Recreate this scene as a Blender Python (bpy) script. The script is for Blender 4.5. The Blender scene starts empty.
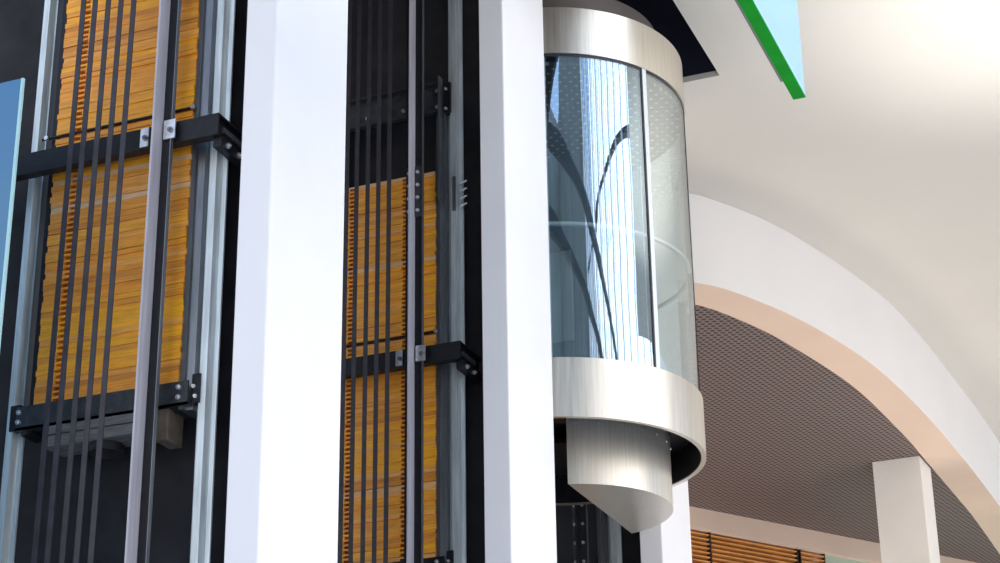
import bpy, bmesh, math, random
from mathutils import Vector, Matrix
random.seed(7)
S = bpy.context.scene
COL = S.collection
PI = math.pi

# ------------------------------------------------------------------ materials
def new_mat(name):
    m = bpy.data.materials.new(name); m.use_nodes = True
    nt = m.node_tree
    b = nt.nodes['Principled BSDF']
    return m, nt, b

def plain(name, col, rough=.5, metal=0., spec=.5, noise=0., nscale=8., bump=0., bscale=40., stretch=None):
    m, nt, b = new_mat(name)
    b.inputs['Base Color'].default_value = (*col, 1)
    b.inputs['Roughness'].default_value = rough
    b.inputs['Metallic'].default_value = metal
    b.inputs['Specular IOR Level'].default_value = spec
    if noise or bump:
        tc = nt.nodes.new('ShaderNodeTexCoord')
        mp = nt.nodes.new('ShaderNodeMapping'); nt.links.new(tc.outputs['Object'], mp.inputs[0])
        if stretch: mp.inputs['Scale'].default_value = stretch
    if noise:
        n = nt.nodes.new('ShaderNodeTexNoise'); n.inputs['Scale'].default_value = nscale; n.inputs['Detail'].default_value = 4
        nt.links.new(mp.outputs[0], n.inputs['Vector'])
        r = nt.nodes.new('ShaderNodeValToRGB')
        r.color_ramp.elements[0].position = .3; r.color_ramp.elements[1].position = .7
        r.color_ramp.elements[0].color = (*[c*(1-noise) for c in col], 1)
        r.color_ramp.elements[1].color = (*[min(1, c*(1+noise)) for c in col], 1)
        nt.links.new(n.outputs[0], r.inputs[0]); nt.links.new(r.outputs[0], b.inputs['Base Color'])
    if bump:
        n2 = nt.nodes.new('ShaderNodeTexNoise'); n2.inputs['Scale'].default_value = bscale
        nt.links.new(mp.outputs[0], n2.inputs['Vector'])
        bp = nt.nodes.new('ShaderNodeBump'); bp.inputs['Strength'].default_value = bump; bp.inputs['Distance'].default_value = .01
        nt.links.new(n2.outputs[0], bp.inputs['Height']); nt.links.new(bp.outputs[0], b.inputs['Normal'])
    return m

M = {}
M['white'] = plain('white_column_paint', (.84, .815, .82), .55, noise=.02, nscale=1.2)
M['beige'] = plain('beige_ceiling_paint', (.72, .68, .61), .8, noise=.02, nscale=.5)
M['cream'] = plain('cream_fascia_paint', (.95, .905, .87), .7, noise=.02, nscale=.6)
M['peach'] = plain('peach_warm_bounce_paint', (.84, .64, .50), .75, noise=.03, nscale=1)  # soffit's warm bounce light put into the colour; cornice shares it
M['postpaint'] = plain('cream_post_paint', (.96, .90, .82), .7, noise=.03, nscale=2)
M['shaftwall'] = plain('dark_shaft_wall', (.026, .025, .029), .6, spec=.2, noise=.35, nscale=3)
M['blackmetal'] = plain('black_painted_steel', (.010, .010, .013), .45, spec=.3, noise=.3, nscale=20)
M['darkmetal'] = plain('dark_grey_steel', (.045, .048, .054), .42, metal=.3, noise=.35, nscale=14)
M['midmetal'] = plain('mid_grey_steel', (.22, .23, .25), .38, metal=.8, noise=.25, nscale=20, stretch=(1, 1, .1))
M['galv'] = plain('galvanised_steel', (.70, .76, .77), .42, metal=.45, noise=.22, nscale=25, stretch=(1, 1, .08))
M['blade'] = plain('satin_rail_steel', (.46, .44, .49), .5, metal=.15, noise=.15, nscale=20, stretch=(1, 1, .08))
M['bright'] = plain('bright_zinc', (.75, .76, .78), .3, metal=.8, noise=.15, nscale=30)
M['belt'] = plain('black_rubber_belt', (.030, .026, .033), .5, noise=.3, nscale=10)
M['timber'] = plain('grey_weathered_timber', (.14, .13, .13), .8, noise=.35, nscale=6, stretch=(1, 4, 14))
M['timberend'] = plain('brown_timber_end', (.12, .09, .07), .8, noise=.3, nscale=9)
M['blue'] = plain('pale_blue_panel_paint', (.36, .60, .90), .5, noise=.02, nscale=1)
M['green'] = plain('green_trim_paint', (.006, .33, .02), .6, spec=.1, noise=.12, nscale=3)
M['greyshade'] = plain('grey_shade_strip', (.20, .19, .17), .6)  # for the painted shade strip of the hanging panel
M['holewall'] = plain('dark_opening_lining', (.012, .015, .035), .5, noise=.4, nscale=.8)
M['cabindark'] = plain('dark_green_grey_panel', (.065, .085, .085), .4, noise=.08, nscale=2)
M['cabinlight'] = plain('pale_grey_panel', (.36, .40, .41), .35, noise=.05, nscale=2)
M['roofdrum'] = plain('brown_grey_drum_paint', (.13, .11, .105), .5, noise=.12, nscale=3)
M['gasket'] = plain('black_gasket', (.02, .022, .03), .4)
M['whitemetal'] = plain('white_powder_coat', (.82, .84, .85), .35)
M['floor'] = plain('pale_floor_tile', (.80, .75, .69), .45, noise=.05, nscale=.6)
M['greenwall'] = plain('pale_green_wall_paint', (.50, .60, .46), .7, noise=.05, nscale=1)
M['atriumwhite'] = plain('white_facade_panel', (.85, .87, .9), .5)
M['atriumdark'] = plain('dark_facade_steel', (.035, .05, .06), .5)
M['void'] = plain('dark_reflection_wall', (.20, .23, .23), .6, noise=.2, nscale=.4)  # for the added walls that darken the glass reflection

# brushed stainless steel
def brushed(name, metal):
    m, nt, b = new_mat(name)
    b.inputs['Metallic'].default_value = metal
    b.inputs['Roughness'].default_value = .33
    tc = nt.nodes.new('ShaderNodeTexCoord'); mp = nt.nodes.new('ShaderNodeMapping')
    mp.inputs['Scale'].default_value = (9, 9, .25); nt.links.new(tc.outputs['Object'], mp.inputs[0])
    n = nt.nodes.new('ShaderNodeTexNoise'); n.inputs['Scale'].default_value = 6; n.inputs['Detail'].default_value = 5
    nt.links.new(mp.outputs[0], n.inputs['Vector'])
    r = nt.nodes.new('ShaderNodeValToRGB')
    r.color_ramp.elements[0].position = .3; r.color_ramp.elements[1].position = .7
    r.color_ramp.elements[0].color = (.66, .60, .51, 1); r.color_ramp.elements[1].color = (.78, .73, .65, 1)
    nt.links.new(n.outputs[0], r.inputs[0]); nt.links.new(r.outputs[0], b.inputs['Base Color'])
    mr = nt.nodes.new('ShaderNodeMapRange'); mr.inputs[3].default_value = .24; mr.inputs[4].default_value = .42
    nt.links.new(n.outputs[0], mr.inputs[0]); nt.links.new(mr.outputs[0], b.inputs['Roughness'])
    return m
M['steel'] = brushed('brushed_stainless_steel', .9)
M['satin'] = brushed('satin_stainless_steel', .55)

# varnished filler blocks, each one a slightly different brown
def wood():
    m, nt, b = new_mat('varnished_orange_wood')
    b.inputs['Roughness'].default_value = .42
    oi = nt.nodes.new('ShaderNodeObjectInfo')
    cr = nt.nodes.new('ShaderNodeValToRGB'); cr.color_ramp.interpolation = 'LINEAR'
    e = cr.color_ramp.elements
    e[0].position = 0; e[0].color = (.66, .25, .035, 1)
    e[1].position = 1; e[1].color = (.76, .54, .36, 1)
    for p, c in ((.2, (.97, .38, .035)), (.4, (.82, .34, .05)), (.6, (1, .46, .02)), (.8, (.98, .40, .03)), (.93, (.88, .42, .12))):
        x = e.new(p); x.color = (*c, 1)
    nt.links.new(oi.outputs['Random'], cr.inputs[0])
    tc = nt.nodes.new('ShaderNodeTexCoord'); mp = nt.nodes.new('ShaderNodeMapping')
    mp.inputs['Scale'].default_value = (1.6, 6, 26)
    ad = nt.nodes.new('ShaderNodeVectorMath'); ad.operation = 'ADD'
    sc = nt.nodes.new('ShaderNodeVectorMath'); sc.operation = 'SCALE'; sc.inputs[0].default_value = (13, 7, 31)
    nt.links.new(oi.outputs['Random'], sc.inputs['Scale'])
    nt.links.new(tc.outputs['Object'], ad.inputs[0]); nt.links.new(sc.outputs[0], ad.inputs[1])
    nt.links.new(ad.outputs[0], mp.inputs[0])
    n = nt.nodes.new('ShaderNodeTexNoise'); n.inputs['Scale'].default_value = 3; n.inputs['Detail'].default_value = 6; n.inputs['Distortion'].default_value = .6
    nt.links.new(mp.outputs[0], n.inputs['Vector'])
    g = nt.nodes.new('ShaderNodeValToRGB')
    g.color_ramp.elements[0].position = .3; g.color_ramp.elements[0].color = (.74, .72, .72, 1)
    g.color_ramp.elements[1].position = .68; g.color_ramp.elements[1].color = (1.12, 1.12, 1.0, 1)
    nt.links.new(n.outputs[0], g.inputs[0])
    mx = nt.nodes.new('ShaderNodeMix'); mx.data_type = 'RGBA'; mx.blend_type = 'MULTIPLY'; mx.inputs[0].default_value = 1
    nt.links.new(cr.outputs[0], mx.inputs[6]); nt.links.new(g.outputs[0], mx.inputs[7])
    nt.links.new(mx.outputs[2], b.inputs['Base Color'])
    return m
M['wood'] = wood()
M['louvre'] = plain('orange_wood_with_glow', (.85, .38, .10), .5, noise=.2, nscale=3)  # orange wood, colour raised to hold the glow of lights on it
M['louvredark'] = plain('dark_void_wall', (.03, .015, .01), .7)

# architectural glass: part see-through, part mirror
def glass(name, tint, base_mirror, top_mirror, rough=.0, gcol=(.93, .97, 1)):
    m = bpy.data.materials.new(name); m.use_nodes = True; nt = m.node_tree; nt.nodes.clear()
    out = nt.nodes.new('ShaderNodeOutputMaterial')
    tr = nt.nodes.new('ShaderNodeBsdfTransparent'); tr.inputs[0].default_value = (*tint, 1)
    gl = nt.nodes.new('ShaderNodeBsdfGlossy'); gl.inputs['Roughness'].default_value = rough; gl.inputs[0].default_value = (*gcol, 1)
    lw = nt.nodes.new('ShaderNodeLayerWeight'); lw.inputs[0].default_value = .35
    mr = nt.nodes.new('ShaderNodeMapRange'); mr.inputs[3].default_value = base_mirror; mr.inputs[4].default_value = top_mirror
    mx = nt.nodes.new('ShaderNodeMixShader')
    nt.links.new(lw.outputs['Facing'], mr.inputs[0]); nt.links.new(mr.outputs[0], mx.inputs[0])
    nt.links.new(tr.outputs[0], mx.inputs[1]); nt.links.new(gl.outputs[0], mx.inputs[2])
    # slow waviness of bent panes
    tc = nt.nodes.new('ShaderNodeTexCoord'); n = nt.nodes.new('ShaderNodeTexNoise'); n.inputs['Scale'].default_value = 1.6
    n.inputs['Detail'].default_value = 0
    bp = nt.nodes.new('ShaderNodeBump'); bp.inputs['Strength'].default_value = .10; bp.inputs['Distance'].default_value = .04
    nt.links.new(tc.outputs['Object'], n.inputs['Vector']); nt.links.new(n.outputs[0], bp.inputs['Height'])
    nt.links.new(bp.outputs[0], gl.inputs['Normal'])
    nt.links.new(mx.outputs[0], out.inputs[0])
    return m
M['glass'] = glass('bent_lift_glass', (.90, .96, .95), .29, .80, gcol=(.74, .88, 1))
M['clearglass'] = glass('clear_lift_glass', (.95, 1, .985), .14, .66)
M['paneglass'] = glass('blue_tinted_glass', (.20, .42, .55), .30, .6, .05, (.42, .72, .95))
M['paneedge'] = plain('pale_green_glass_edge', (.42, .66, .68), .2)

# panels with a regular field of holes (dots in polar-free hex grid)
def dotted(name, base, dot, pitch, radius, rough=.6, rot=0., swap=False):
    m, nt, b = new_mat(name)
    b.inputs['Roughness'].default_value = rough
    tc = nt.nodes.new('ShaderNodeTexCoord'); mp = nt.nodes.new('ShaderNodeMapping')
    ro = nt.nodes.new('ShaderNodeMapping'); ro.inputs['Rotation'].default_value = (0, 0, -rot)
    mp.inputs['Scale'].default_value = (1/pitch, 1/(pitch*1.732), 1)
    nt.links.new(tc.outputs['Object'], ro.inputs[0]); nt.links.new(ro.outputs[0], mp.inputs[0])
    outs = []
    for off in (0, .5):
        ad = nt.nodes.new('ShaderNodeVectorMath'); ad.operation = 'ADD'; ad.inputs[1].default_value = (off, off, 0)
        fr = nt.nodes.new('ShaderNodeVectorMath'); fr.operation = 'FRACTION'
        su = nt.nodes.new('ShaderNodeVectorMath'); su.operation = 'SUBTRACT'; su.inputs[1].default_value = (.5, .5, 0)
        mu = nt.nodes.new('ShaderNodeVectorMath'); mu.operation = 'MULTIPLY'; mu.inputs[1].default_value = (1, 1.732, 0)
        ln = nt.nodes.new('ShaderNodeVectorMath'); ln.operation = 'LENGTH'
        nt.links.new(mp.outputs[0], ad.inputs[0]); nt.links.new(ad.outputs[0], fr.inputs[0]); nt.links.new(fr.outputs[0], su.inputs[0])
        nt.links.new(su.outputs[0], mu.inputs[0]); nt.links.new(mu.outputs[0], ln.inputs[0]); outs.append(ln.outputs['Value'])
    mi = nt.nodes.new('ShaderNodeMath'); mi.operation = 'MINIMUM'
    nt.links.new(outs[0], mi.inputs[0]); nt.links.new(outs[1], mi.inputs[1])
    lt = nt.nodes.new('ShaderNodeMath'); lt.operation = 'LESS_THAN'; lt.inputs[1].default_value = radius
    nt.links.new(mi.outputs[0], lt.inputs[0])
    mx = nt.nodes.new('ShaderNodeMix'); mx.data_type = 'RGBA'
    mx.inputs[6].default_value = (*base, 1); mx.inputs[7].default_value = (*dot, 1)
    nt.links.new(lt.outputs[0], mx.inputs[0]); nt.links.new(mx.outputs[2], b.inputs['Base Color'])
    return m
M['perf'] = dotted('perforated_brown_ceiling_panel', (.245, .185, .165), (.038, .028, .032), .094, .34, rot=math.radians(20))
M['cabinceil'] = dotted('dark_cabin_ceiling_with_pale_studs', (.06, .065, .062), (.62, .65, .60), .105, .17, rot=.3)

# ------------------------------------------------------------------ mesh helpers
class MB:
    def __init__(s): s.bm = bmesh.new()
    def box(s, x0, x1, y0, y1, z0, z1):
        v = [s.bm.verts.new((x, y, z)) for z in (z0, z1) for y in (y0, y1) for x in (x0, x1)]
        for f in ((0, 2, 3, 1), (4, 5, 7, 6), (0, 1, 5, 4), (2, 6, 7, 3), (0, 4, 6, 2), (1, 3, 7, 5)):
            s.bm.faces.new([v[i] for i in f])
        return s
    def prism(s, pts, z0, z1):
        a = [s.bm.verts.new((x, y, z0)) for x, y in pts]; b = [s.bm.verts.new((x, y, z1)) for x, y in pts]
        n = len(pts)
        s.bm.faces.new(a[::-1]); s.bm.faces.new(b)
        for i in range(n): s.bm.faces.new((a[i], a[(i+1) % n], b[(i+1) % n], b[i]))
        return s
    def xprism(s, pts, x0, x1):      # profile in (y, z), pushed along x
        a = [s.bm.verts.new((x0, y, z)) for y, z in pts]; b = [s.bm.verts.new((x1, y, z)) for y, z in pts]
        n = len(pts)
        s.bm.faces.new(a); s.bm.faces.new(b[::-1])
        for i in range(n): s.bm.faces.new((a[i], b[i], b[(i+1) % n], a[(i+1) % n]))
        return s
    def cyl(s, c, d, r, h, n=10, r2=None):
        d = Vector(d).normalized(); q = d.to_track_quat('Z', 'Y'); c = Vector(c); r2 = r if r2 is None else r2
        a = []; b = []
        for i in range(n):
            t = 2*PI*i/n; u = Vector((math.cos(t), math.sin(t), 0))
            a.append(s.bm.verts.new(c + q @ (u*r))); b.append(s.bm.verts.new(c + q @ (u*r2 + Vector((0, 0, h)))))
        s.bm.faces.new(a[::-1]); s.bm.faces.new(b)
        for i in range(n): s.bm.faces.new((a[i], a[(i+1) % n], b[(i+1) % n], b[i]))
        return s
    def arc(s, cx, cy, prof, a0, a1, n):     # closed profile in (r, z) swept round an axis, degrees
        full = abs(a1-a0) >= 359.9
        rows = []
        for i in range(n if full else n+1):
            t = math.radians(a0+(a1-a0)*i/n)
            rows.append([s.bm.verts.new((cx+r*math.cos(t), cy+r*math.sin(t), z)) for r, z in prof])
        m = len(prof); k = len(rows)
        for i in range(k if full else k-1):
            p, q = rows[i], rows[(i+1) % k]
            for j in range(m): s.bm.faces.new((p[j], q[j], q[(j+1) % m], p[(j+1) % m]))
        if not full:
            s.bm.faces.new(rows[0][::-1]); s.bm.faces.new(rows[-1])
        return s
    def build(s, name, mat, parent=None, smooth=False, bevel=0, sharp=40):
        bmesh.ops.recalc_face_normals(s.bm, faces=s.bm.faces[:])
        me = bpy.data.meshes.new(name); s.bm.to_mesh(me); s.bm.free()
        me.materials.append(M[mat])
        if smooth:
            for p in me.polygons: p.use_smooth = True
            try: me.set_sharp_from_angle(angle=math.radians(sharp))
            except Exception: pass
        o = bpy.data.objects.new(name, me); COL.objects.link(o)
        if parent is not None:
            o.parent = parent
            if parent.type == 'EMPTY' or True:
                root = parent
                off = Vector((0, 0, 0))
                while root is not None: off += root.location; root = root.parent
                for v in me.vertices: v.co -= off
        if bevel:
            b = o.modifiers.new('bevel', 'BEVEL'); b.width = bevel; b.segments = 2; b.limit_method = 'ANGLE'
        return o

def tag(o, label, cat, group=None):
    o['label'] = label; o['category'] = cat
    if group: o['group'] = group
    return o
def struct(o): o['kind'] = 'structure'; return o
def empty(name, loc, label, cat, group=None):
    o = bpy.data.objects.new(name, None); COL.objects.link(o); o.location = loc; o.empty_display_size = .2
    return tag(o, label, cat, group)

# ------------------------------------------------------------------ the setting
Y0 = (10.064, 14.253, 18.442)          # front faces of the three white columns
ZC = 12.0                              # upper ceiling
ZL = 10.8                              # perforated lower ceiling
HX0, HX1, HY0, HY1 = -9.4, -4.672, 6.0, 18.42     # lift opening in the ceiling

struct(MB().box(-30, 22, -14, 50, -.2, 0).build('floor', 'floor'))
ce = MB()
CY0 = 16.0
ce.box(HX1, 5.0, CY0, 46, ZC, ZC+.05)
ce.box(-22, HX0, CY0, 46, ZC, ZC+.05)
ce.box(HX0, HX1, HY1, 46, ZC, ZC+.05)
struct(ce.build('ceiling', 'beige'))
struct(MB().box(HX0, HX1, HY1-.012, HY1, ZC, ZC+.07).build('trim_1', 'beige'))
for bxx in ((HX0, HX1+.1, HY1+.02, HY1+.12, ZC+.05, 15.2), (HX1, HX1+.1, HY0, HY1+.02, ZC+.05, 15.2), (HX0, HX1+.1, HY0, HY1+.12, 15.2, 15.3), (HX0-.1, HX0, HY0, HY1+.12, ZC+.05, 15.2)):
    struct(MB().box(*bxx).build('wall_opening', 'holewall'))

# curved edge of the lower ceiling: outer edge, inner edge, and where the cove meets the upper ceiling
bo = [(-16, 19.9), (-11, 20.0), (-8.5, 20.15), (-7.2, 20.4), (-6.4, 20.75), (-5.881, 21.176), (-5.597, 21.499), (-5.248, 22.208), (-4.982, 22.896), (-4.72, 23.80), (-4.47, 24.93), (-4.289, 26.329), (-4.165, 27.80), (-4.085, 29.1), (-4.011, 30.6), (-3.9375, 32.74), (-3.87, 36), (-3.8, 45)]
bi = [(-16, 20.75), (-11, 20.8), (-8.6, 20.9), (-7.3, 21.1), (-6.6, 21.42), (-6.071, 21.857), (-5.825, 22.296), (-5.603, 22.847), (-5.391, 23.488), (-4.99, 25.20), (-4.83, 26.34), (-4.745, 27.34), (-4.66, 28.46), (-4.62, 29.4), (-4.565, 30.7), (-4.495, 32.3), (-4.44, 34.4), (-4.36, 45)]
up = [(-16, 19.7), (-11, 19.8), (-8.5, 19.95), (-7.2, 20.25), (-6.45, 20.68), (-5.865, 21.156), (-5.691, 21.4), (-5.431, 21.85), (-5.193, 22.35), (-4.977, 22.96), (-4.79, 23.6), (-4.63, 24.2), (-4.48, 24.85), (-4.36, 25.4), (-4.25, 26.15), (-4.12, 27.5), (-4.01, 29.3), (-3.915, 30.95), (-3.855, 32.67), (-3.81, 36), (-3.75, 45)]
def resamp(P, n):
    # Catmull-Rom densify then equal chord fractions
    D = []
    for i in range(len(P)-1):
        p0 = P[max(i-1, 0)]; p1 = P[i]; p2 = P[i+1]; p3 = P[min(i+2, len(P)-1)]
        for k in range(10):
            t = k/10
            D.append(tuple(.5*((2*p1[j])+(-p0[j]+p2[j])*t+(2*p0[j]-5*p1[j]+4*p2[j]-p3[j])*t*t+(-p0[j]+3*p1[j]-3*p2[j]+p3[j])*t**3) for j in (0, 1)))
    D.append(P[-1])
    for _ in range(12):     # relax
        D = [D[0]]+[((D[i-1][0]+2*D[i][0]+D[i+1][0])/4, (D[i-1][1]+2*D[i][1]+D[i+1][1])/4) for i in range(1, len(D)-1)]+[D[-1]]
    L = [0]
    for i in range(1, len(D)): L.append(L[-1]+math.dist(D[i], D[i-1]))
    out = []; j = 0
    for i in range(n+1):
        s = L[-1]*i/n
        while j < len(L)-2 and L[j+1] < s: j += 1
        t = (s-L[j])/(L[j+1]-L[j]); out.append((D[j][0]+(D[j+1][0]-D[j][0])*t, D[j][1]+(D[j+1][1]-D[j][1])*t))
    return out
N = 140
BO, BI, UP = resamp(bo, N), resamp(bi, N), resamp(up, N)
f = MB(); rows = []
for i in range(N+1):
    a, b = BO[i], UP[i]
    rows.append([f.bm.verts.new((a[0]+(b[0]-a[0])*t, a[1]+(b[1]-a[1])*t, ZL+(ZC-ZL)*t)) for t in (0, .25, .5, .75, 1)])
for i in range(N):
    for j in range(4): f.bm.faces.new((rows[i][j], rows[i+1][j], rows[i+1][j+1], rows[i][j+1]))
struct(f.build('trim_2', 'cream', smooth=True))
f = MB(); rows = []
for i in range(N+1):
    rows.append([f.bm.verts.new((*p, z)) for p, z in ((BO[i], ZL), (BI[i], ZL), (BI[i], ZL+.1))])
for i in range(N):
    for j in range(2): f.bm.faces.new((rows[i][j], rows[i+1][j], rows[i+1][j+1], rows[i][j+1]))
struct(f.build('trim_3', 'peach'))
f = MB()
lc = [(x, y) for x, y in BI] + [(-16, 45)]
f.prism(lc, ZL+.02, ZL+.08)
struct(f.build('ceiling_lower', 'perf'))

# far wall under the lower ceiling: peach cornice, wooden louvres, pale green wall
A = Vector((-8.785, 30.523, 0)); B = Vector((-6.289, 34.352, 0)); W = (B-A).normalized(); NW = Vector((W.y, -W.x, 0))
def wallbox(mb, s0, s1, d0, d1, z0, z1):
    c = [A+W*s+NW*d for s, d in ((s0, d0), (s1, d0), (s1, d1), (s0, d1))]
    mb.prism([(p.x, p.y) for p in c], z0, z1)
    return mb
m = MB(); wallbox(m, -4, 10.0, -.25, 0, 10.46, ZL+.02); struct(m.build('trim_4', 'peach'))
m = MB(); wallbox(m, 3.22, 10.0, -.25, -.12, 0, 10.46); struct(m.build('wall_far', 'greenwall'))
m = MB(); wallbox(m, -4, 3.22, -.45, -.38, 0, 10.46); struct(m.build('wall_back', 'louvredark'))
def louvre(s0, s1, label):
    r = empty('louvre_panel', (A+W*((s0+s1)/2)+Vector((0, 0, 8.9))), label, 'louvre', 'wooden louvre panels under the peach cornice')
    z = 10.42
    sl = MB()
    while z > 8.95:
        # tilted slat across the panel
        c0, c1 = A+W*(s0+.02), A+W*(s1-.02)
        q = []
        for d, zz in ((-.09, z), (-.21, z-.028), (-.21, z-.046), (-.09, z-.018)):
            q.append((d, zz))
        va = [sl.bm.verts.new((*(c0+NW*d).xy, zz)) for d, zz in q]; vb = [sl.bm.verts.new((*(c1+NW*d).xy, zz)) for d, zz in q]
        sl.bm.faces.new(va); sl.bm.faces.new(vb[::-1])
        for i in range(4): sl.bm.faces.new((va[i], vb[i], vb[(i+1) % 4], va[(i+1) % 4]))
        z -= .078
    sl.build('slats', 'louvre', r)
    for sa in (s0, s1-.02):
        fr = MB(); wallbox(fr, sa, sa+.02, -.22, -.085, 8.9, 10.46); fr.build('side_frame', 'louvredark', r)
louvre(-1.5, .53, 'orange wooden louvre panel beside the white column, leftmost of the three')
louvre(.53, 2.55, 'wide wooden louvre panel between the two seams, in deeper shade at its right')
louvre(2.60, 3.20, 'narrow orange wooden louvre panel beside the pale green wall')

# cream square post standing under the lower ceiling
m = MB(); m.prism([(-5.415, 29.39), (-4.665, 29.36), (-4.625, 30.10), (-5.375, 30.13)], 0, ZL+.019)
tag(m.build('column', 'postpaint', bevel=.01), 'cream square post rising to the brown perforated ceiling under the curved rim', 'column')['kind'] = 'thing'

# white columns between the shafts
cl = ['widest white column, between the two shafts with wooden counterweights',
      'white column to the left of the glass lift car',
      'white column partly hidden behind and below the glass lift car']
cols = []
for i, y in enumerate(Y0):
    m = MB().box(-5.838, -5.60, y, y+1.074, 0, 15.2 if i < 2 else ZC)
    cols.append(tag(m.build('column', 'white', bevel=.012), cl[i], 'column', 'white columns of the lift row')); cols[-1]['kind'] = 'thing'
# dark back panels of the shafts
for i, y in enumerate(Y0):
    m = MB().box(-8.95, -5.838, y+.62, y+.70, 0, 15.2)
    struct(m.build('wall_shaft', 'shaftwall'))

# ------------------------------------------------------------------ lift equipment
ZB, ZT = 0.0, 15.2
def prism_tag(name, pts, mat, label, cat, group, z0=ZB, z1=ZT, **k):
    m = MB().prism(pts, z0, z1); o = m.build(name, mat, **k); return tag(o, label, cat, group)

side = ['left shaft', 'middle shaft', 'shaft under the glass lift car']
def counterweight_rail(y, xl, w, label, flip=False):
    # galvanised hollow rail: flange with a raised nose
    x0, x1 = xl, xl+w; a = y+.35
    n0, n1 = x0+w*.34, x0+w*.70
    pts = [(x0, a+.05), (x0, a+.035), (n0-.005, a+.03), (n0, a-.035), (n1, a-.035), (n1+.012, a+.03), (x1, a+.035), (x1, a+.05)]
    o = MB().prism(pts, ZB, ZT).build('guide_rail', 'galv')
    return tag(o, label, 'guide rail', 'galvanised counterweight rails')

blocks = {}
def block_mesh(na, nb):
    # notched slab: lower part carries two hand notches in its front edge
    x0, x1, y0, y1, nd = -.562, .562, 0, .24, .05
    m = MB()
    pts = [(x0, y0), (na[0], y0), (na[0], nd), (na[1], nd), (na[1], y0), (nb[0], y0), (nb[0], nd), (nb[1], nd), (nb[1], y0), (x1, y0), (x1, y1), (x0, y1)]
    m.prism(pts, 0, .025); m.prism([(x0, y0), (x1, y0), (x1, y1), (x0, y1)], .025, .0416)
    return m.build('filler_block', 'wood')
protos = [block_mesh((-.412, -.352), (.258, .308)), block_mesh((-.300, -.248), (.235, .287))]
used = set()

def bolt(mb, x, y, z, r=.018, d=(0, -1, 0)):
    mb.cyl((x, y, z), d, r, .016, 8); mb.cyl((x, y, z), d, r*.5, .03, 6)
def bolts(parent, lst, r=.018, d=(0, -1, 0), mat='bright'):
    for x, y, z in lst:
        m = MB(); bolt(m, x, y, z, r, d); m.build('bolt', mat, parent)

def counterweight(i, y, zbase, n1, n2, zup0, zup1, crosshead, label):
    proto = protos[0 if i == 0 else 1]
    r = empty('counterweight', (-6.95, y+.4, zup0), label, 'counterweight', 'lift counterweights')
    # uprights: C channels either side
    for xs, sgn in ((-6.392, 1), (-7.60, -1)):
        if sgn > 0: pts = [(xs, y+.29), (xs+.035, y+.29), (xs+.035, y+.32), (xs+.085, y+.33), (xs+.085, y+.50), (xs, y+.50)]
        else: pts = [(xs-.04, y+.33), (xs+.03, y+.30), (xs+.07, y+.30), (xs+.07, y+.50), (xs-.04, y+.50)]
        MB().prism(pts, zup0, zup1).build('upright', 'midmetal' if sgn > 0 else 'blackmetal', r)
    z = zbase
    def addblocks(z, n):
        for k in range(n):
            if proto.name not in used: o = proto; used.add(proto.name)
            else: o = proto.copy(); COL.objects.link(o)
            o.parent = r
            gx = random.uniform(-.006, .006); gy = random.uniform(-.006, .007)
            o.location = (-6.957+gx+6.95, y+.28+gy-(y+.4), z-zup0)
            s = 1.0
            if random.random() < .13: s = .90            # a thinner one leaves a dark joint above it
            o.scale = (1, 1, s); o.rotation_euler = (0, random.uniform(-.0025, .0025), random.uniform(-.004, .004))
            z += .042
        return z
    z = addblocks(z, n1)
    if n1:
        # tie rod through the joint
        m = MB().cyl((-7.63, y+.27, z+.014), (1, 0, 0), .010, 1.26, 8)
        m.build('tie_rod', 'blackmetal', r)
        for x in (-6.385, -7.585):
            m = MB(); m.cyl((x, y+.265, z+.014), (0, -1, 0), .017, .02, 8); m.build('rod_nut', 'bright', r)
    z += .034
    z = addblocks(z, n2)
    # base beam
    m = MB().box(-7.64, -6.31, y+.26, y+.275, zbase-.165, zbase-.002)
    m.box(-7.64, -6.31, y+.26, y+.52, zbase-.165, zbase-.150)
    m.box(-7.60, -6.35, y+.275, y+.50, zbase-.02, zbase-.003)
    bb = m.build('base_beam', 'darkmetal' if i == 0 else 'blackmetal', r)
    bolts(bb, [(x, y+.26, zbase+dz) for x in (-7.615, -6.375) for dz in (-.045, -.115)])
    MB().box(-7.72, -7.64, y+.30, y+.36, zbase-.15, zbase+.03).build('guide_shoe', 'blackmetal', r)
    gs = MB().box(-6.305, -6.245, y+.30, y+.36, zbase-.15, zbase+.05).build('guide_shoe', 'blackmetal', r)
    bolts(gs, [(-6.285, y+.30, zbase-.04), (-6.270, y+.30, zbase-.11)], .014)
    if crosshead:
        za, zb = crosshead
        m = MB().box(-7.60, -6.33, y+.268, y+.285, za, zb)
        m.box(-7.60, -6.33, y+.20, y+.285, zb-.012, zb); m.box(-7.60, -6.33, y+.20, y+.285, za, za+.012)
        ch = m.build('crosshead', 'darkmetal', r)
        h = zb-za
        bolts(ch, [(-7.08, y+.268, za+h*.35), (-6.71, y+.268, za+h*.35), (-6.37, y+.268, za+h*.80), (-6.37, y+.268, za+h*.25)])
        gs = MB().box(-6.305, -6.245, y+.28, y+.36, za+.02, zb+.02).build('guide_shoe', 'blackmetal', r)
        bolts(gs, [(-6.285, y+.28, za+.05), (-6.285, y+.28, zb-.05)], .015)
        MB().box(-6.335, -6.318, y+.20, y+.285, za-.9, zb+.06).build('edge_plate', 'midmetal', r)
    return r

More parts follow.
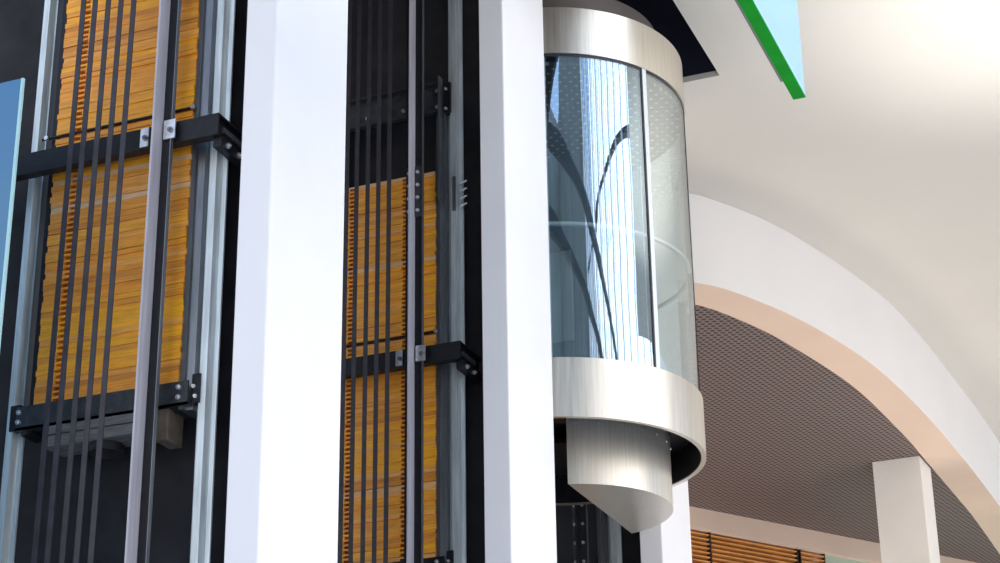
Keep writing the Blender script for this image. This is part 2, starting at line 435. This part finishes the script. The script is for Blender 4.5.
def bracket(y, zt, label):
    r = empty('rail_bracket', (-7.0, y+.3, zt-.165), label, 'bracket', 'black rail brackets')
    z0 = zt-.162
    m = MB().box(-8.35, -6.092, y+.12, y+.135, z0, zt)           # C section, open to the back
    m.box(-8.35, -6.092, y+.135, y+.20, zt-.012, zt); m.box(-8.35, -6.092, y+.135, y+.20, z0, z0+.012)
    m.build('beam', 'blackmetal', r)
    # return arm to the wall: channel open to the side
    m = MB().box(-6.14, -6.125, y+.135, y+.62, z0+.0, zt)
    m.box(-6.14, -6.092, y+.20, y+.62, zt-.014, zt); m.box(-6.14, -6.092, y+.20, y+.62, z0, z0+.014)
    MB().box(-8.35, -8.30, y+.20, y+.62, z0, zt).build('return_arm', 'blackmetal', r)
    arm = m.build('return_arm', 'blackmetal', r)
    m = MB().box(-6.124, -6.105, y+.22, y+.50, z0+.06, z0+.10); m.build('slotted_strip', 'midmetal', arm)
    # angle cleat below the arm
    m = MB().prism([(-6.15, y+.16), (-6.085, y+.16), (-6.085, y+.60), (-6.15, y+.60)], z0-.075, z0-.001)
    cl_ = m.build('angle_cleat', 'blackmetal', r, bevel=.004)
    bolts(cl_, [(-6.085, yy, z0-.04) for yy in (y+.24, y+.40)], .022, (1, 0, 0))
    # zinc clips clamping the lift rail
    for xa, xb, yc in ((-6.70, -6.635, y+.108), (-6.49, -6.40, y+.068)):
        m = MB().box(xa, xb, yc, yc+.012, z0+.012, zt-.006)
        c = m.build('clip', 'bright', r)
        mm = MB(); bolt(mm, (xa+xb)/2+.012, yc, z0+.075, .02); mm.build('bolt', 'midmetal', c)
    return r

def lift_rail(i, y, label, joints=()):
    r = empty('lift_guide_rail', (-6.487, y+.07, ZB), label, 'guide rail', 'black lift guide rails')
    m = MB().prism([(-6.600, y+.105), (-6.600, y+.09), (-6.53, y+.085), (-6.435, y+.09), (-6.435, y+.105)], ZB, ZT)
    m.build('flange', 'blackmetal', r)
    m = MB().prism([(-6.520, y+.085), (-6.520, y-.035), (-6.506, y-.035), (-6.506, y+.085)], ZB, ZT)
    m.build('blade', 'blade' if i < 2 else 'blackmetal', r)
    m = MB().box(-6.435, -6.429, y+.07, y+.105, ZB, ZT); m.build('edge_strip', 'midmetal', r)
    for zj in joints:
        m = MB().box(-6.59, -6.440, y+.074, y+.089, zj-(.25 if i < 2 else .5), zj+.25); fp = m.build('fish_plate', 'darkmetal', r)
        bolts(fp, [(x, y+.074, zj-.19+k*.126 if i < 2 else zj-.40+k*.2) for k in range(4) for x in (-6.475, -6.560)], .017)
    return r

bx = (-7.142, -7.043, -6.932, -6.826, -6.720)
bn = ('leftmost', 'second from the left', 'middle', 'second from the right', 'rightmost')
for i, y in enumerate(Y0):
    if i < 2:
        for k, x in enumerate(bx):
            if i == 1: x += .018
            m = MB().box(x-.020, x+.020, y-.055, y-.047, ZB, ZT)
            if i == 0:                                     # these belts lean a little
                for v in m.bm.verts: v.co.x += (v.co.z-8.9)*.0085
            tag(m.build('suspension_belt', 'belt'), bn[k]+' of five black suspension belts in the '+side[i], 'belt', 'belts hanging in the '+side[i])
    lift_rail(i, y, 'dark T shaped lift guide rail right of the belts in the '+side[i] if i < 2 else 'dark lift guide rail in the '+side[i], ((), (9.14,), (7.14,))[i])
    counterweight_rail(y, -6.306, .142, 'galvanised counterweight rail at the right of the '+side[i])
    if i == 0:
        counterweight_rail(y, -7.80, .142, 'dull galvanised counterweight rail left of the wooden blocks in the left shaft')
    elif i == 1:
        # rail joint with long studs on the galvanised rail
        r = empty('rail_joint', (-6.16, y+.30, 9.02), 'bolted rail joint with long studs on the galvanised rail of the middle shaft', 'joint plate')
        MB().box(-6.235, -6.205, y+.300, y+.311, 9.0, 9.34).build('plate', 'midmetal', r)
        for k in range(4):
            m = MB()
            m.cyl((-6.185, y+.34, 9.05+k*.075), (1, -.25, .1), .009, .085, 6); m.cyl((-6.155, y+.333, 9.053+k*.075), (1, -.25, .1), .02, .014, 6)
            m.build('stud', 'bright', r)
bracket(Y0[0], 7.842, 'black steel bracket crossing the wooden counterweight of the left shaft')
bracket(Y0[1], 7.660, 'black steel bracket crossing the wooden counterweight of the middle shaft')
c1 = counterweight(0, Y0[0], 5.985, 48, 36, 5.80, 9.9, None, 'counterweight of orange wooden blocks with its base showing in the left shaft')
c2 = counterweight(1, Y0[1], 5.815, 48, 37, 5.62, 10.30, (9.985, 10.29), 'counterweight of orange wooden blocks under a dark crosshead in the middle shaft')
c3 = counterweight(2, Y0[2], 4.60, 24, 22, 4.40, 8.66, (8.3, 8.62), 'counterweight with a pale upright edge in the dark shaft below the glass lift car')

# grey weathered timber bolted under the left counterweight
y = Y0[0]
bp_ = MB().box(-7.42, -6.56, y+.265, y+.50, 5.755, 5.818).build('timber_plank', 'timber', c1, bevel=.006)
MB().box(-7.41, -6.57, y+.27, y+.50, 5.67, 5.750).build('timber_plank', 'timber', c1, bevel=.006)
MB().box(-6.555, -6.46, y+.28, y+.48, 5.60, 5.818).build('end_block', 'timberend', c1, bevel=.008)
MB().cyl((-7.0, y+.40, 5.61), (0, 0, 1), .12, .058, 24).build('rubber_pad', 'shaftwall', c1, smooth=True)

# ------------------------------------------------------------------ panoramic lift car
CX, CY = -6.100, 16.8165
Rg = 1.3795
car = empty('lift_car', (CX, CY, 7.0), 'round glass and brushed steel panoramic lift car between white columns', 'lift')
m = MB().arc(CX, CY, [(1.412, 7.250), (1.412, 7.818), (1.355, 7.818), (1.365, 7.250)], 0, 360, 128)
m.build('skirt', 'steel', car, smooth=True)
m = MB().arc(CX, CY, [(1.372, 7.262), (1.3625, 7.262), (1.3525, 7.80), (1.354, 7.80)], 0, 360, 96)
m.arc(CX, CY, [(.30, 7.56), (1.353, 7.56), (1.353, 7.60), (.30, 7.60)], 0, 360, 96)
m.build('underside_pan', 'blackmetal', car)
m = MB().arc(CX, CY, [(1.395, 10.983), (1.395, 11.495), (1.36, 11.50), (1.36, 10.983)], 0, 360, 128)
m.build('top_band', 'steel', car, smooth=True)
m = MB().arc(CX, CY, [(0.02, 11.40), (1.362, 11.40), (1.362, 11.44), (0.02, 11.44)], 0, 360, 64); m.build('roof_plate', 'darkmetal', car)
m = MB().arc(CX, CY, [(1.11, 11.44), (1.15, 11.44), (1.15, 11.84), (1.11, 11.84)], 0, 360, 96)
m.arc(CX, CY, [(0.02, 11.82), (1.12, 11.82), (1.12, 11.838), (0.02, 11.838)], 0, 360, 64)
m.build('roof_drum', 'roofdrum', car, smooth=True)
# underside half drum, flat on its left face
DX, DY, DR = -6.096, 17.14, .976
pts = [(DX+DR*math.cos(math.radians(t)), DY+DR*math.sin(math.radians(t))) for t in [-72.35+144.7*k/48 for k in range(49)]]
m = MB().prism(pts, 6.845, 7.56)
dr = m.build('lower_drum', 'satin', car, smooth=True)
for t in range(-68, 60, 14):
    m = MB(); a = math.radians(t); m.cyl((DX+(DR-.002)*math.cos(a), DY+(DR-.002)*math.sin(a), 7.455), (math.cos(a), math.sin(a), 0), .014, .012, 8); m.build('bolt', 'bright', dr)
# glass panes and posts
posts = (-74, -28.2, 17, 62)
edges = [(-112, -74), (-74, -28.2), (-28.2, 17), (17, 62)]
for a0, a1 in edges:
    MB().arc(CX, CY, [(Rg, 7.80), (Rg, 10.985), (Rg-.012, 10.985), (Rg-.012, 7.80)], a0+.9, a1-.9, 40).build('glass_pane', 'glass' if a0 < -29 else 'clearglass', car, smooth=True)
for a in posts:
    p = MB().arc(CX, CY, [(Rg+.006, 7.815), (Rg+.006, 10.985), (Rg-.05, 10.985), (Rg-.05, 7.815)], a-.2, a+2.0, 3).build('glazing_post', 'whitemetal', car)
    MB().arc(CX, CY, [(Rg+.008, 7.815), (Rg+.008, 10.985), (Rg-.05, 10.985), (Rg-.05, 7.815)], a-1.1, a-.2, 2).build('gasket', 'gasket', p)
MB().arc(CX, CY, [(Rg+.004, 10.955), (Rg+.004, 10.984), (Rg-.02, 10.984), (Rg-.02, 10.955)], -112, 64, 100).build('top_gasket', 'gasket', car)
MB().arc(CX, CY, [(Rg-.014, 9.165), (Rg-.014, 9.195), (Rg-.05, 9.195), (Rg-.05, 9.165)], -112, 64, 100).build('glass_joint', 'whitemetal', car)
# solid rear shell, inner wall with door, cabin ceiling and floor
MB().arc(CX, CY, [(Rg, 7.80), (Rg, 10.985), (Rg-.03, 10.985), (Rg-.03, 7.80)], 64.5, 247.5, 80).build('rear_shell', 'cabindark', car, smooth=True)
w = MB().box(-7.02, -5.93, 17.42, 17.46, 7.83, 10.86).build('inner_wall', 'cabindark', car)
MB().box(-6.80, -6.12, 17.405, 17.419, 8.75, 9.75).build('wall_panel', 'cabinlight', w)
MB().box(-6.90, -5.98, 17.37, 17.419, 8.55, 8.62).build('handrail', 'cabindark', w)
MB().arc(CX, CY, [(.02, 10.87), (1.36, 10.87), (1.36, 10.90), (.02, 10.90)], 0, 360, 64).build('cabin_ceiling', 'cabinceil', car)
MB().arc(CX, CY, [(.02, 7.78), (1.354, 7.78), (1.354, 7.81), (.02, 7.81)], 0, 360, 64).build('cabin_floor', 'cabindark', car)

# ------------------------------------------------------------------ glass sheet at the far left
r = empty('glass_sheet', (-7.9, 9.5, 5.0), 'blue tinted glass sheet with a pale edge at the far left', 'glass panel')
MB().box(-8.9, -7.276, 9.56, 9.575, 0, 8.05).build('pane', 'paneglass', r)
MB().box(-7.276, -7.256, 9.558, 9.577, 0, 8.05).build('polished_edge', 'paneedge', r)

# ------------------------------------------------------------------ hanging panel, upper right
px0, px1, pyf = -2.500, -2.412, 11.87
r = empty('hanging_panel', ((px0+px1)/2, 10, 8.0), 'pale blue hanging panel with a bright green bottom edge below the beige ceiling', 'hanging panel')
MB().box(px0+.003, px1-.002, 8.6, pyf-.004, 8.012, 9.25).build('panel', 'blue', r)
MB().box(px0, px1, 8.6, pyf, 8.0, 8.012).build('green_edge', 'green', r)
MB().box(px0-.018, px0, 8.6, pyf-.28, 8.004, 8.08).build('shade_strip', 'greyshade', r)  # dark strip stands in for the shaded gap beside the green edge
for yy in (9.0, 11.4):
    MB().cyl(((px0+px1)/2, yy, 9.25), (0, 0, 1), .012, 2.95, 8).build('hanging_rod', 'darkmetal', r)
m = MB()
for yy in (9.0, 11.4): m.box(-4.6, 15, yy-.10, yy+.10, 12.2, 12.45)
struct(m.build('trim_6', 'atriumdark'))

# ------------------------------------------------------------------ atrium glazing opposite the lifts
fx = 15.0
m = MB(); m2 = MB(); yy = -3.4; k = 0
while yy < 24:
    if k % 3 == 0: m.box(fx-.25, fx+.1, yy, yy+.42, 0, 34)
    else: m2.box(fx-.12, fx+.1, yy, yy+.09, 0, 34)
    yy += .78; k += 1
for z in (6, 12, 20.5, 27, 34): m2.box(fx-.1, fx+.15, -3.5, 24, z, z+.14)
struct(m.build('wall_right', 'atriumwhite'))
struct(m2.build('trim_5', 'atriumdark'))
m = MB().box(fx-.2, fx+.3, 24, 50, 0, 34); struct(m.build('wall_right', 'atriumwhite'))
m = MB().box(3, fx, -26.2, -25.8, 0, 34); struct(m.build('unseen_wall_front', 'void'))  # unseen dark wall added to darken the reflection in the car glass
m = MB().box(fx-.3, fx+.2, -26, -3.5, 15, 34); struct(m.build('wall_right', 'void'))  # added for the dark reflection too, raised so low light passes beneath
m = MB().box(-22.3, -22, 8, 50, 0, 14); struct(m.build('wall_left', 'beige'))

# ------------------------------------------------------------------ light
w = bpy.data.worlds.new('sky'); S.world = w; w.use_nodes = True
nt = w.node_tree; bg = nt.nodes['Background']
tc = nt.nodes.new('ShaderNodeTexCoord'); sp = nt.nodes.new('ShaderNodeSeparateXYZ'); nt.links.new(tc.outputs['Generated'], sp.inputs[0])
rp = nt.nodes.new('ShaderNodeValToRGB')
rp.color_ramp.elements[0].position = .22; rp.color_ramp.elements[0].color = (1, .97, .93, 1)
rp.color_ramp.elements[1].position = .5; rp.color_ramp.elements[1].color = (.38, .56, .88, 1)
nt.links.new(sp.outputs['Z'], rp.inputs[0]); nt.links.new(rp.outputs[0], bg.inputs[0])
dt = nt.nodes.new('ShaderNodeVectorMath'); dt.operation = 'DOT_PRODUCT'; dt.inputs[1].default_value = (.33, .20, 0)   # haze brighter on the sun's side
nt.links.new(tc.outputs['Generated'], dt.inputs[0])
ma = nt.nodes.new('ShaderNodeMath'); ma.operation = 'MULTIPLY_ADD'; ma.inputs[1].default_value = 1.75; ma.inputs[2].default_value = 1.75
nt.links.new(dt.outputs['Value'], ma.inputs[0]); nt.links.new(ma.outputs[0], bg.inputs[1])
sun = bpy.data.lights.new('sun', 'SUN'); sun.energy = 1.5; sun.angle = math.radians(60); sun.color = (1, .97, .93)
so = bpy.data.objects.new('sun', sun); COL.objects.link(so)
so.rotation_euler = Vector((.92, -.06, .38)).to_track_quat('Z', 'Y').to_euler()

def fill_light(x, y, z, size, power, col):  # added fill lamp, shines up to brighten the ceiling and cornice
    l = bpy.data.lights.new('ceiling_fill', 'AREA'); l.shape = 'DISK'; l.size = size; l.energy = power; l.color = col
    o = bpy.data.objects.new('ceiling_fill', l); COL.objects.link(o); o.location = (x, y, z); o.rotation_euler = (PI, 0, 0)
sl = bpy.data.lights.new('ceiling_glow_spot', 'SPOT'); sl.energy = 5200; sl.color = (1, .98, .95); sl.spot_size = math.radians(38); sl.spot_blend = 1; sl.shadow_soft_size = .3  # spot added to make the white glow on the upper ceiling
lo = bpy.data.objects.new('ceiling_glow_spot', sl); COL.objects.link(lo); lo.location = (2.5, 14.5, 2.5)
lo.rotation_euler = (lo.location-Vector((-.4, 17.6, 12))).to_track_quat('Z', 'Y').to_euler()
fill_light(-1.0, 27, 1.2, 6, 260, (1, .90, .80))
fill_light(-9.5, 26, 1.2, 5, 300, (1, .86, .74))

# ------------------------------------------------------------------ camera
cam = bpy.data.cameras.new('camera'); co = bpy.data.objects.new('camera', cam); COL.objects.link(co)
cam.sensor_width = 36; cam.lens = 36*1.9392; cam.clip_end = 300
Rv = Vector((0.92696917, 0.37487422, -0.0140527)); Uv = Vector((0.15816154, -0.35657669, 0.92078119)); Fv = Vector((-0.34016626, 0.85575837, 0.38982628))
mt = Matrix((Rv, Uv, -Fv)).transposed().to_4x4(); mt.translation = Vector((0, 0, 1.6)); co.matrix_world = mt
S.camera = co
S.view_settings.view_transform = 'Standard'; S.view_settings.look = 'None'; S.view_settings.gamma = 1
S.view_settings.use_curve_mapping = False; S.view_settings.exposure = 0.15
S.cycles.max_bounces = 10; S.cycles.transparent_max_bounces = 16
